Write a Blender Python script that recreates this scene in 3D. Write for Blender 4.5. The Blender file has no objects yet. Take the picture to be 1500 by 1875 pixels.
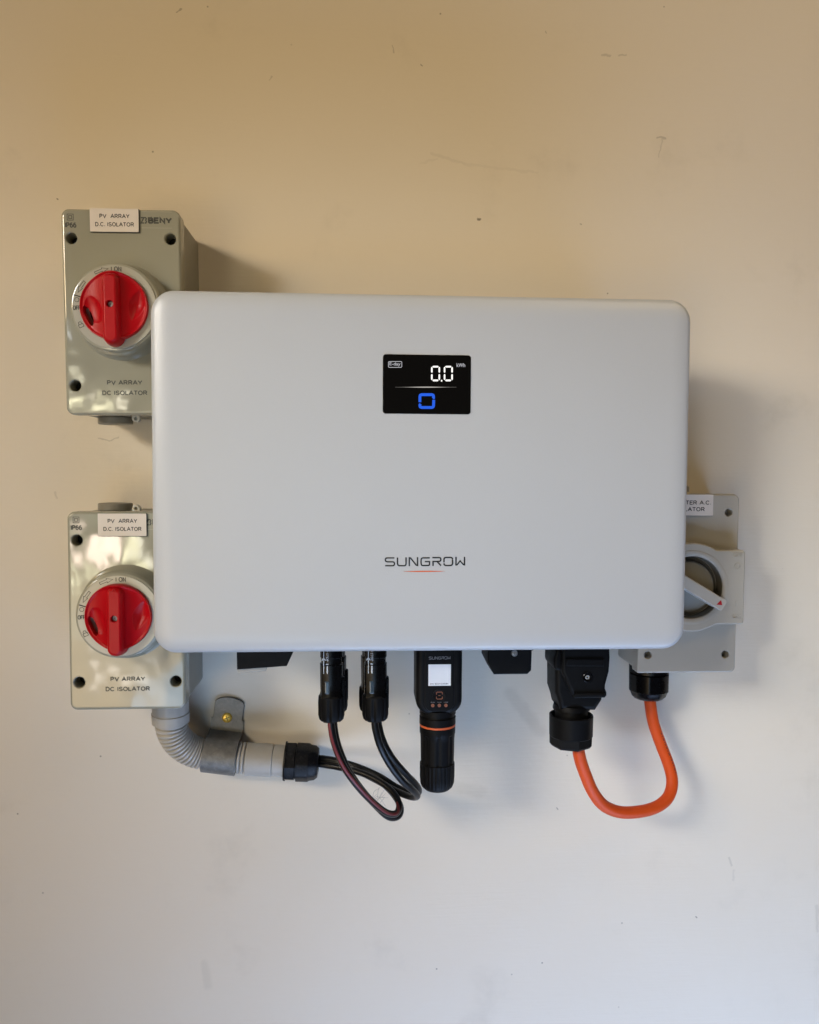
import bpy, bmesh, math, random
from mathutils import Vector, Matrix
from mathutils.geometry import delaunay_2d_cdt
random.seed(7)
sc = bpy.context.scene
PI = math.pi

# ------------------------------------------------------------------ camera
cam = bpy.data.objects.new('camera', bpy.data.cameras.new('camera'))
sc.collection.objects.link(cam)
CAM = Vector((-0.04992, -0.77170, 0.00239))
YAW, PITCH, ROLL = math.radians(3.485), math.radians(-2.870), math.radians(0.297)
FW = Vector((math.sin(YAW)*math.cos(PITCH), math.cos(YAW)*math.cos(PITCH), math.sin(PITCH)))
RT0 = Vector((math.cos(YAW), -math.sin(YAW), 0))
UP0 = RT0.cross(FW)
RT = math.cos(ROLL)*RT0 + math.sin(ROLL)*UP0
UP = -math.sin(ROLL)*RT0 + math.cos(ROLL)*UP0
cam.matrix_world = Matrix(((RT.x, UP.x, -FW.x, CAM.x), (RT.y, UP.y, -FW.y, CAM.y), (RT.z, UP.z, -FW.z, CAM.z), (0, 0, 0, 1)))
cam.data.sensor_fit = 'VERTICAL'
cam.data.sensor_height = 24.0
cam.data.lens = 24.0*1500/1875
cam.data.clip_start = 0.01
cam.data.clip_end = 50
sc.camera = cam

# ------------------------------------------------------------------ light
wd = bpy.data.worlds.new('World'); sc.world = wd; wd.use_nodes = True
wd.node_tree.nodes['Background'].inputs[0].default_value = (1.0, 0.64, 0.32, 1)
wd.node_tree.nodes['Background'].inputs[1].default_value = 0.02

def area(name, loc, target, sx, sy, power, col, spread=180):
    l = bpy.data.lights.new(name, 'AREA'); l.shape = 'RECTANGLE'; l.size = sx; l.size_y = sy
    l.energy = power; l.color = col; l.spread = math.radians(spread)
    o = bpy.data.objects.new(name, l); sc.collection.objects.link(o)
    o.location = loc
    d = Vector(target) - Vector(loc)
    o.rotation_euler = d.to_track_quat('-Z', 'Y').to_euler()
    return o
# daylight through the opening on the left, warm bounce from the soffit above, two added blue fill lamps from below
area('daylight_opening', (-1.3, -1.5, 0.65), (0.0, -0.15, -0.03), 0.6, 0.3, 0.32, (0.78, 0.90, 1.0), 18)
area('daylight_opening', (-0.80, -0.95, 0.40), (0.34, -0.10, -0.05), 0.5, 0.2, 0.18, (0.72, 0.86, 1.0), 42)
area('warm_side_bounce', (-1.6, -1.6, 0.7), (0.1, -0.1, 0), 1.0, 0.4, 2.3, (1.0, 0.68, 0.31), 60)
area('soffit_bounce', (0.9, -1.0, 1.1), (0.3, 0, 0.1), 1.2, 0.6, 6.3, (1.0, 0.77, 0.48))
area('low_blue_fill', (0.34, -0.55, -1.0), (0.30, 0, -0.45), 1.1, 0.4, 4.9, (0.45, 0.63, 1.0), 120)  # added lamp below the frame, stands in for skylight on the lower wall
area('inverter_blue_fill', (-0.3, -1.3, -0.6), (-0.1, -0.15, -0.10), 0.5, 0.3, 0.10, (0.45, 0.70, 1.0), 34)  # added narrow blue lamp that cools the inverter's lower front
# the sunlit garden behind the camera: a broad warm patch, and small bright gaps in the foliage
# that show as streaks in the glossy lids
def garden(az, el, w, h, p, c, r=3.0, spread=180):
    a, e = math.radians(az), math.radians(el)
    p0 = Vector((-0.22, 0, 0)) + r*Vector((math.sin(a)*math.cos(e), -math.cos(a)*math.cos(e), math.sin(e)))
    area('garden_light', p0, (-0.2, -0.1, 0), w, h, p, c, spread)
garden(-24, -16, 0.9, 0.5, 0.4, (1.0, 0.74, 0.42), 2.2, 40)
for (x, z, w, h, L, c) in (
        (-1.335, -0.40, .040, .19, 15, (1.0, .93, .62)), (-1.19, -0.35, .075, .15, 13, (1.0, .80, .66)), (-1.06, -0.36, .030, .20, 16, (1.0, .95, .60)),
        (-1.005, -0.34, .025, .13, 17, (1.0, .97, .80)), (-1.25, -0.47, .030, .07, 10, (1.0, .95, .62)), (-1.13, -0.92, .11, .13, 4.0, (1.0, .92, .82)),
        (-1.00, -0.88, .05, .10, 4.5, (1.0, .97, .86)), (-1.18, -0.15, 1.1, .10, 0.8, (.85, .95, .65)), (-1.31, 0.27, .20, .040, 13, (1.0, .94, .62)), (-1.10, 0.275, .10, .030, 12, (1.0, .92, .70)),
        (-1.33, 0.36, .025, .11, 9, (1.0, .95, .72)), (-1.20, -0.62, .7, .30, 0.7, (.85, .93, .80)), (-1.36, 0.62, .05, .12, 5, (.9, .95, 1.0))):
    area('foliage_gap', (x, -3.06, z), (-0.24, -0.08, 0), w, h, PI*w*h*L*1.8, c)

sc.cycles.use_light_tree = False
sc.cycles.use_adaptive_sampling = False
sc.view_settings.view_transform = 'Standard'
sc.view_settings.look = 'None'
sc.view_settings.exposure = 0.10
sc.view_settings.gamma = 1.0

# ------------------------------------------------------------------ helpers
COL = sc.collection
def at(px, py, d):
    """a point measured in the photograph, at its own distance d in front of the wall"""
    v = FW + RT*(px-750)/1500 - UP*(py-937.5)/1500
    t = (-d - CAM.y)/v.y
    return CAM + v*t

def mat(name, col, rough=0.5, var=0.06, scale=60.0, bump=0.0, bscale=400.0, metal=0.0, coat=0.0, emis=None, estr=1.0,
        wave=0.0, wscale=18.0, rvar=0.1, spec=0.5, dust=0.0, dustcol=(0.35, 0.31, 0.25)):
    m = bpy.data.materials.new(name); m.use_nodes = True
    nt = m.node_tree; N = nt.nodes; L = nt.links
    b = N['Principled BSDF']
    b.inputs['Roughness'].default_value = rough
    b.inputs['Metallic'].default_value = metal
    b.inputs['Coat Weight'].default_value = coat
    b.inputs['Specular IOR Level'].default_value = spec
    if emis:
        b.inputs['Base Color'].default_value = (*col, 1)
        b.inputs['Emission Color'].default_value = (*emis, 1)
        b.inputs['Emission Strength'].default_value = estr
        return m
    tc = N.new('ShaderNodeTexCoord')
    nz = N.new('ShaderNodeTexNoise'); nz.inputs['Scale'].default_value = scale; nz.inputs['Detail'].default_value = 6
    L.new(tc.outputs['Object'], nz.inputs['Vector'])
    mx = N.new('ShaderNodeMixRGB'); mx.inputs[1].default_value = (*[c*(1-var) for c in col], 1); mx.inputs[2].default_value = (*[min(1, c*(1+var)) for c in col], 1)
    L.new(nz.outputs['Fac'], mx.inputs[0])
    out = mx.outputs[0]
    if dust > 0:
        nd = N.new('ShaderNodeTexNoise'); nd.inputs['Scale'].default_value = scale*2.3; nd.inputs['Detail'].default_value = 9; nd.inputs['Roughness'].default_value = 0.7
        L.new(tc.outputs['Object'], nd.inputs['Vector'])
        rp = N.new('ShaderNodeMapRange'); rp.inputs[1].default_value = 0.52; rp.inputs[2].default_value = 0.78; rp.inputs[4].default_value = dust
        L.new(nd.outputs['Fac'], rp.inputs[0])
        m2 = N.new('ShaderNodeMixRGB'); m2.inputs[2].default_value = (*dustcol, 1)
        L.new(rp.outputs[0], m2.inputs[0]); L.new(out, m2.inputs[1]); out = m2.outputs[0]
    L.new(out, b.inputs['Base Color'])
    rr = N.new('ShaderNodeMapRange'); rr.inputs[3].default_value = max(0.02, rough-rvar); rr.inputs[4].default_value = min(1, rough+rvar)
    L.new(nz.outputs['Fac'], rr.inputs[0]); L.new(rr.outputs[0], b.inputs['Roughness'])
    last = None
    if wave > 0:
        nw = N.new('ShaderNodeTexNoise'); nw.inputs['Scale'].default_value = wscale; nw.inputs['Detail'].default_value = 1.5
        L.new(tc.outputs['Object'], nw.inputs['Vector'])
        bw = N.new('ShaderNodeBump'); bw.inputs['Strength'].default_value = 1.0; bw.inputs['Distance'].default_value = wave
        L.new(nw.outputs['Fac'], bw.inputs['Height']); last = bw
    if bump > 0:
        nb = N.new('ShaderNodeTexNoise'); nb.inputs['Scale'].default_value = bscale; nb.inputs['Detail'].default_value = 3
        L.new(tc.outputs['Object'], nb.inputs['Vector'])
        bb = N.new('ShaderNodeBump'); bb.inputs['Strength'].default_value = 1.0; bb.inputs['Distance'].default_value = bump
        L.new(nb.outputs['Fac'], bb.inputs['Height'])
        if last: L.new(last.outputs[0], bb.inputs['Normal'])
        last = bb
    if last: L.new(last.outputs[0], b.inputs['Normal'])
    return m

M = {}
M['powder'] = mat('pale_grey_powder_coat', (0.485, 0.505, 0.53), 0.37, 0.025, 9, bump=0.00009, bscale=800, rvar=0.02, spec=0.75)
M['chassis'] = mat('grey_aluminium', (0.33, 0.34, 0.35), 0.5, 0.05, 60, metal=0.3)
M['glass'] = mat('black_display_glass', (0.004, 0.004, 0.004), 0.06, 0.1, 40, rvar=0.02)
M['ink'] = mat('charcoal_print', (0.012, 0.015, 0.018), 0.5, 0.1, 300)
M['greyink'] = mat('grey_print', (0.060, 0.062, 0.052), 0.5, 0.15, 300)
M['orangeink'] = mat('orange_print', (0.66, 0.11, 0.02), 0.5, 0.1, 200)
M['lcd'] = mat('white_display_light', (0, 0, 0), emis=(1.0, 0.98, 0.93), estr=1.15)
M['lcddim'] = mat('dim_display_light', (0, 0, 0), emis=(0.80, 0.80, 0.86), estr=0.55)
M['lcdline'] = mat('display_line_light', (0, 0, 0), emis=(0.9, 0.85, 0.78), estr=0.45)
M['lcdblue'] = mat('blue_display_light', (0, 0, 0), emis=(0.006, 0.12, 0.88), estr=0.85)
M['lid'] = mat('glossy_grey_green_plastic', (0.325, 0.318, 0.250), 0.075, 0.05, 30, wave=0.0008, wscale=26, rvar=0.03, dust=0.10, spec=0.7)
M['case'] = mat('grey_plastic', (0.24, 0.225, 0.18), 0.45, 0.07, 60, bump=0.0001, bscale=700, dust=0.12)
M['dial'] = mat('pale_grey_dial_plastic', (0.42, 0.41, 0.34), 0.22, 0.04, 50, rvar=0.06, dust=0.06)
M['red'] = mat('red_plastic', (0.40, 0.0015, 0.006), 0.36, 0.08, 80, bump=0.00005, bscale=900, spec=0.22)
M['redink'] = mat('red_paint', (0.45, 0.01, 0.015), 0.5)
M['dark'] = mat('dark_recess_plastic', (0.02, 0.02, 0.016), 0.7)
M['steel'] = mat('screw_steel', (0.55, 0.54, 0.52), 0.35, 0.2, 500, metal=1.0)
M['brass'] = mat('brass_screw', (1.0, 0.66, 0.14), 0.35, 0.12, 500, metal=0.5)
M['plate'] = mat('white_engraving_plastic', (0.70, 0.64, 0.58), 0.4, 0.04, 100, dust=0.05)
M['platecore'] = mat('black_engraving_core', (0.02, 0.02, 0.02), 0.5)
M['lug'] = mat('pale_metal_lug', (0.62, 0.60, 0.52), 0.35, 0.1, 400)
M['acgrey'] = mat('matt_grey_plastic', (0.42, 0.392, 0.335), 0.42, 0.04, 40, bump=0.00006, bscale=800, dust=0.05)
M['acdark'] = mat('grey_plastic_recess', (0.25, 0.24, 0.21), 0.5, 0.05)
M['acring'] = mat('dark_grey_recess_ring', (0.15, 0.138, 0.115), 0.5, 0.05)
M['achandle'] = mat('pale_grey_handle_plastic', (0.50, 0.47, 0.41), 0.4, 0.04)
M['black'] = mat('black_plastic', (0.0025, 0.0025, 0.0028), 0.5, 0.2, 120, bump=0.00008, bscale=900, dust=0.05, dustcol=(0.05, 0.046, 0.042), spec=0.16)
M['blackgloss'] = mat('black_shiny_plastic', (0.002, 0.002, 0.0023), 0.27, 0.2, 120, dust=0.05, dustcol=(0.06, 0.055, 0.05), spec=0.18)
M['smoke'] = mat('smoky_blue_window', (0.05, 0.075, 0.10), 0.12, 0.2, 200)
M['dusty'] = mat('dusty_black_plastic', (0.006, 0.006, 0.007), 0.38, 0.2, 150, dust=0.20, spec=0.22, dustcol=(0.16, 0.15, 0.13))
M['cable'] = mat('black_cable_sheath', (0.004, 0.004, 0.0045), 0.36, 0.2, 90, spec=0.32, dust=0.14, dustcol=(0.10, 0.095, 0.085))
M['redline'] = mat('dull_red_stripe', (0.17, 0.020, 0.020), 0.4, 0.15, 200)
M['orange'] = mat('orange_cable_sheath', (0.66, 0.080, 0.011), 0.48, 0.10, 60, spec=0.3, bump=0.00008, bscale=500, dust=0.08, dustcol=(0.35, 0.12, 0.06))
M['orangering'] = mat('orange_seal', (0.60, 0.11, 0.03), 0.5)
M['conduit'] = mat('grey_conduit_plastic', (0.42, 0.40, 0.36), 0.34, 0.06, 70, dust=0.18, dustcol=(0.22, 0.19, 0.15))
M['galv'] = mat('galvanised_steel', (0.20, 0.195, 0.18), 0.48, 0.55, 150, metal=0.5, bump=0.0003, bscale=300, dust=0.55, dustcol=(0.36, 0.34, 0.30))
M['sticker'] = mat('white_sticker', (0.72, 0.75, 0.80), 0.5, 0.03, 200)
M['whiteink'] = mat('white_print', (0.55, 0.60, 0.66), 0.5)
M['dimink'] = mat('dim_grey_print', (0.16, 0.16, 0.17), 0.5)
M['dimorange'] = mat('dim_orange_print', (0.22, 0.075, 0.035), 0.5)
M['web'] = mat('grey_cobweb', (0.30, 0.29, 0.28), 0.8)

def tag(o, label=None, cat=None, group=None, kind=None):
    if label: o['label'] = label
    if cat: o['category'] = cat
    if group: o['group'] = group
    if kind: o['kind'] = kind
    return o

def thing(name, label, cat, loc=(0, 0, 0), ry=0.0, group=None):
    o = bpy.data.objects.new(name, None); COL.objects.link(o); o.empty_display_size = 0.02
    o.location = loc; o.rotation_euler = (0, ry, 0)
    return tag(o, label, cat, group)

def obj(name, bm, m, parent=None, sharp=32, smooth=True):
    me = bpy.data.meshes.new(name)
    bmesh.ops.remove_doubles(bm, verts=bm.verts, dist=1e-6)
    bmesh.ops.recalc_face_normals(bm, faces=bm.faces)
    bm.to_mesh(me); bm.free()
    if smooth:
        me.polygons.foreach_set('use_smooth', [True]*len(me.polygons))
        me.set_sharp_from_angle(angle=math.radians(sharp))
    me.materials.append(M[m])
    o = bpy.data.objects.new(name, me); COL.objects.link(o)
    if parent: o.parent = parent
    return o

def rrect(x0, x1, z0, z1, r, n=8):
    rs = r if isinstance(r, (tuple, list)) else (r, r, r, r)      # br, tr, tl, bl
    pts = []
    for (cx, cz, a0, rr) in ((x1, z0, -90, rs[0]), (x1, z1, 0, rs[1]), (x0, z1, 90, rs[2]), (x0, z0, 180, rs[3])):
        sx = -1 if cx == x1 else 1; sz = -1 if cz == z1 else 1
        for k in range(n+1):
            a = math.radians(a0 + 90*k/n)
            pts.append((cx + sx*rr + rr*math.cos(a), cz + sz*rr + rr*math.sin(a)))
    return pts

def circ(cx, cz, r, n=48, a0=0.0):
    return [(cx + r*math.cos(a0+2*PI*k/n), cz + r*math.sin(a0+2*PI*k/n)) for k in range(n)]

def inset(pts, d):
    if abs(d) < 1e-9: return list(pts)
    n = len(pts); out = []
    for i in range(n):
        p = Vector(pts[i]); a = p - Vector(pts[i-1]); b = Vector(pts[(i+1) % n]) - p
        if a.length < 1e-9: a = b
        if b.length < 1e-9: b = a
        na = Vector((-a.y, a.x)).normalized(); nb = Vector((-b.y, b.x)).normalized()
        m = (na+nb)
        if m.length < 1e-6: m = na
        m.normalize()
        k = d/max(0.35, m.dot(na))
        out.append((p.x+m.x*k, p.y+m.y*k))
    return out

def rings(bm, loops, closed=True):
    R = [[bm.verts.new(p) for p in lp] for lp in loops]
    for A, B in zip(R[:-1], R[1:]):
        n = len(A)
        for i in range(n if closed else n-1):
            j = (i+1) % n
            try: bm.faces.new((A[i], A[j], B[j], B[i]))
            except ValueError: pass
    return R

def cap(bm, ring):
    try: bm.faces.new(ring)
    except ValueError: pass

def slab(out, d0, d1, bevel=0.0, bsteps=3, holes=(), back=True, prof=None, bm=None):
    """outline (x,z) counter-clockwise seen from the front, from depth d0 to d1 in front of the wall"""
    bm = bm or bmesh.new()
    P = prof or ([(0, 0)] if bevel == 0 else [(bevel*(1-math.cos(PI/2*k/bsteps)), bevel*(1-math.sin(PI/2*k/bsteps))) for k in range(bsteps+1)])
    if not prof and bevel:
        P = [(bevel*(1-math.cos(PI/2*k/bsteps)), -bevel*(1-math.sin(PI/2*k/bsteps))) for k in range(bsteps+1)]
    loops = [[(x, -d0, z) for x, z in out]]
    for ins, dz in P:
        loops.append([(x, -(d1+dz), z) for x, z in inset(out, ins)])
    if bevel or prof:
        loops.append([(x, -(d1+P[-1][1]), z) for x, z in inset(out, P[-1][0]+0.0004)])
    R = rings(bm, loops)
    if back: cap(bm, list(reversed(R[0])))
    front = R[-1]; df = d1+P[-1][1]
    if not holes:
        cap(bm, front)
    else:
        loops2 = [front]
        for (cx, cz, r, dep, ch) in holes:
            ns = 28 if r < .01 else 72
            c0 = [(x, -df, z) for x, z in circ(cx, cz, r+ch, ns)]
            c1 = [(x, -(df-ch), z) for x, z in circ(cx, cz, r, ns)]
            c2 = [(x, -(df-dep), z) for x, z in circ(cx, cz, r*(0.96 if r < .01 else .99), ns)]
            H = rings(bm, [c0, c1, c2]); cap(bm, H[-1])
            loops2.append(H[0])
        allv = [v for lp in loops2 for v in lp]; es = []; o_ = 0
        for lp in loops2:
            es += [(o_+i, o_+(i+1) % len(lp)) for i in range(len(lp))]; o_ += len(lp)
        cv, ce, cf, ov, oe, of = delaunay_2d_cdt([Vector((v.co.x, v.co.z)) for v in allv], es, [], 0, 1e-7)
        poly = [(v.co.x, v.co.z) for v in front]
        def inside(p):
            c = False
            for i in range(len(poly)):
                (x1, y1), (x2, y2) = poly[i], poly[i-1]
                if (y1 > p.y) != (y2 > p.y) and p.x < (x2-x1)*(p.y-y1)/(y2-y1)+x1: c = not c
            return c
        for f in cf:
            c = sum((Vector(cv[i]) for i in f), Vector((0, 0)))/len(f)
            if not inside(c) or any((c-Vector((h[0], h[1]))).length < h[2]+h[4]-1e-6 for h in holes): continue
            try: bm.faces.new([allv[ov[i][0]] for i in f])
            except (ValueError, IndexError): pass
    return bm

def frame(ax):
    ax = Vector(ax).normalized()
    u = Vector((1, 0, 0)) if abs(ax.x) < 0.8 else Vector((0, 0, 1))
    u = (u - ax*u.dot(ax)).normalized()
    return ax, u, ax.cross(u)

def lathe(p0, ax, prof, n=48, mod=None, bm=None, capends=True):
    bm = bm or bmesh.new(); p0 = Vector(p0); ax, u, v = frame(ax)
    loops = []
    for t, r in prof:
        lp = []
        for k in range(n):
            a = 2*PI*k/n; rr = r*(mod(a, t) if mod else 1)
            lp.append(p0 + ax*t + u*(rr*math.cos(a)) + v*(rr*math.sin(a)))
        loops.append(lp)
    R = rings(bm, loops)
    if capends: cap(bm, list(reversed(R[0]))); cap(bm, R[-1])
    return bm

def poly_mod(k, rnd=0.0, phase=0.0):
    """turn a circle into a k-sided nut (corners at radius 1)"""
    def f(a, t):
        b = ((a+phase) % (2*PI/k)) - PI/k
        return (1/math.cos(b))*(1-rnd)+rnd
    return f

def spline(pts, step=0.002):
    P = [Vector(p) for p in pts]; P = [2*P[0]-P[1]] + P + [2*P[-1]-P[-2]]
    out = []
    for i in range(1, len(P)-2):
        a, b, c, d = P[i-1:i+3]
        n = max(2, int((c-b).length/step))
        for k in range(n):
            t = k/n
            out.append(0.5*((2*b)+(c-a)*t+(2*a-5*b+4*c-d)*t*t+(3*b-a-3*c+d)*t**3))
    out.append(P[-2])
    return out

def sweep(path, rad, n=16, bm=None, off=None):
    bm = bm or bmesh.new(); loops = []
    T = [(path[min(i+1, len(path)-1)]-path[max(i-1, 0)]).normalized() for i in range(len(path))]
    _, u, v = frame(T[0]); s = 0
    for i, p in enumerate(path):
        if i: s += (p-path[i-1]).length
        u = (u - T[i]*u.dot(T[i])).normalized(); v = T[i].cross(u)
        r = rad(s) if callable(rad) else rad
        loops.append([p + u*(r*math.cos(2*PI*k/n)) + v*(r*math.sin(2*PI*k/n)) for k in range(n)])
    R = rings(bm, loops); cap(bm, list(reversed(R[0]))); cap(bm, R[-1])
    return bm

def strokes(lines, w, d0, d1, bm=None):
    """flat printed strokes: polylines in (x,z) drawn w wide"""
    bm = bm or bmesh.new()
    for ln in lines:
        pts = [Vector(p) for p in ln]; L = []; Rr = []
        for i, p in enumerate(pts):
            a = (p-pts[i-1]).normalized() if i else (pts[1]-p).normalized()
            b = (pts[i+1]-p).normalized() if i < len(pts)-1 else a
            na = Vector((-a.y, a.x)); nb = Vector((-b.y, b.x)); m = na+nb
            m = na if m.length < 1e-4 else m.normalized()
            k = w/2/max(0.45, m.dot(na))
            L.append(p+m*k); Rr.append(p-m*k)
        out = Rr + L[::-1]
        n = len(pts)
        f = [bm.verts.new((q.x, -d1, q.y)) for q in out]; g = [bm.verts.new((q.x, -d0, q.y)) for q in out]
        for i in range(n-1):
            bm.faces.new((f[i], f[i+1], f[2*n-2-i], f[2*n-1-i]))
        for i in range(2*n):
            j = (i+1) % (2*n)
            bm.faces.new((f[j], f[i], g[i], g[j]))
    return bm

def flat(polys, d0, d1, bm=None):
    bm = bm or bmesh.new()
    for p in polys:
        R = rings(bm, [[(x, -d0, z) for x, z in p], [(x, -d1, z) for x, z in p]]); cap(bm, R[1])
    return bm

def text(name, s, x0, x1, z0, z1, d, m, parent, bold=0.0, thick=0.00012, rot=0.0):
    cu = bpy.data.curves.new('t', 'FONT'); cu.body = s; cu.resolution_u = 3; cu.offset = bold
    to = bpy.data.objects.new('t', cu); COL.objects.link(to)
    dg = bpy.context.evaluated_depsgraph_get()
    me = bpy.data.meshes.new_from_object(to.evaluated_get(dg))
    bpy.data.objects.remove(to); bpy.data.curves.remove(cu)
    bm = bmesh.new(); bm.from_mesh(me); bpy.data.meshes.remove(me)
    xs = [v.co.x for v in bm.verts]; ys = [v.co.y for v in bm.verts]
    ax, bx, ay, by = min(xs), max(xs), min(ys), max(ys)
    cx, cz = (x0+x1)/2, (z0+z1)/2
    for v in bm.verts:
        x = x0 + (v.co.x-ax)/(bx-ax)*(x1-x0); z = z0 + (v.co.y-ay)/(by-ay)*(z1-z0)
        dx, dz = x-cx, z-cz
        v.co = (cx+dx*math.cos(rot)-dz*math.sin(rot), -d, cz+dx*math.sin(rot)+dz*math.cos(rot))
    r = bmesh.ops.extrude_face_region(bm, geom=bm.faces[:])
    for e in r['geom']:
        if isinstance(e, bmesh.types.BMVert): e.co.y -= thick
    return obj(name, bm, m, parent, smooth=False)

def _arc(cx, cy, rx, ry, a0, a1, n=12):
    return [(cx+rx*math.cos(math.radians(a0+(a1-a0)*k/n)), cy+ry*math.sin(math.radians(a0+(a1-a0)*k/n))) for k in range(n+1)]
FONT = {
    'A': (.90, [[(0, 0), (.45, 1), (.90, 0)], [(.16, .34), (.74, .34)]]),
    'B': (.72, [[(.06, 0), (.06, 1), (.42, 1)] + _arc(.42, .76, .24, .24, 90, -90, 8) + [(.06, .52)], [(.40, .52)] + _arc(.44, .26, .26, .26, 90, -90, 8) + [(.06, 0)]]),
    'C': (.88, [_arc(.46, .5, .42, .5, 42, 318, 20)]),
    'D': (.84, [[(.06, 0), (.06, 1), (.36, 1)] + _arc(.36, .5, .42, .5, 90, -90, 14) + [(.02, 0)]]),
    'E': (.70, [[(.70, 1), (.06, 1), (.06, 0), (.72, 0)], [(.06, .52), (.64, .52)]]),
    'F': (.66, [[(.68, 1), (.06, 1), (.06, 0)], [(.06, .52), (.58, .52)]]),
    'I': (.14, [[(.07, 0), (.07, 1)]]),
    'L': (.62, [[(.06, 1), (.06, 0), (.62, 0)]]),
    'N': (.78, [[(.06, 0), (.06, 1), (.72, 0), (.72, 1)]]),
    'O': (.96, [_arc(.48, .5, .43, .5, 0, 375, 28)]),
    'P': (.76, [[(.06, 0), (.06, 1), (.42, 1)] + _arc(.42, .73, .28, .27, 90, -90, 10) + [(.06, .46)]]),
    'R': (.84, [[(.06, 0), (.06, 1), (.46, 1)] + _arc(.46, .74, .28, .26, 90, -90, 10) + [(.06, .48)], [(.42, .48), (.80, 0)]]),
    'S': (.78, [_arc(.39, .74, .31, .26, 22, 262, 14) + _arc(.39, .25, .34, .25, 82, -160, 14)]),
    'T': (.74, [[(0, 1), (.74, 1)], [(.37, 1), (.37, 0)]]),
    'U': (.80, [[(.06, 1), (.06, .35)] + _arc(.40, .34, .34, .34, 180, 360, 12) + [(.74, 1)]]),
    'V': (.86, [[(0, 1), (.43, 0), (.86, 1)]]),
    'Y': (.84, [[(0, 1), (.42, .45), (.84, 1)], [(.42, .48), (.42, 0)]]),
    'K': (.76, [[(.06, 0), (.06, 1)], [(.72, 1), (.08, .38)], [(.28, .56), (.76, 0)]]),
    '6': (.72, [_arc(.36, .32, .30, .32, 0, 372, 22), _arc(.40, .48, .34, .50, 60, 185, 12)]),
    '.': (.16, [[(.08, 0), (.08, .15)]]),
    ' ': (.34, [])}
def stext(name, s, x0, x1, z0, z1, d, m, parent, wt=.165, gap=.20, thick=.00012):
    """printed capitals drawn as strokes"""
    x = 0; lines = []
    for ch in s:
        w, ls = FONT[ch]
        lines += [[(x+px, py) for px, py in l] for l in ls]; x += w+gap
    tot = x-gap; h = z1-z0; t = wt*h
    k = (x1-x0)/tot
    f = lambda p: (x0+p[0]*k, z0+t/2+p[1]*(h-t))
    return obj(name, strokes([[f(p) for p in l] for l in lines], t, d-.0003, d+thick), m, parent, smooth=False)

mm = 0.001
def rotpts(pts, a, c=(0, 0)):
    ca, sa = math.cos(a), math.sin(a)
    return [(c[0]+(x-c[0])*ca-(z-c[1])*sa, c[1]+(x-c[0])*sa+(z-c[1])*ca) for x, z in pts]

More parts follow.
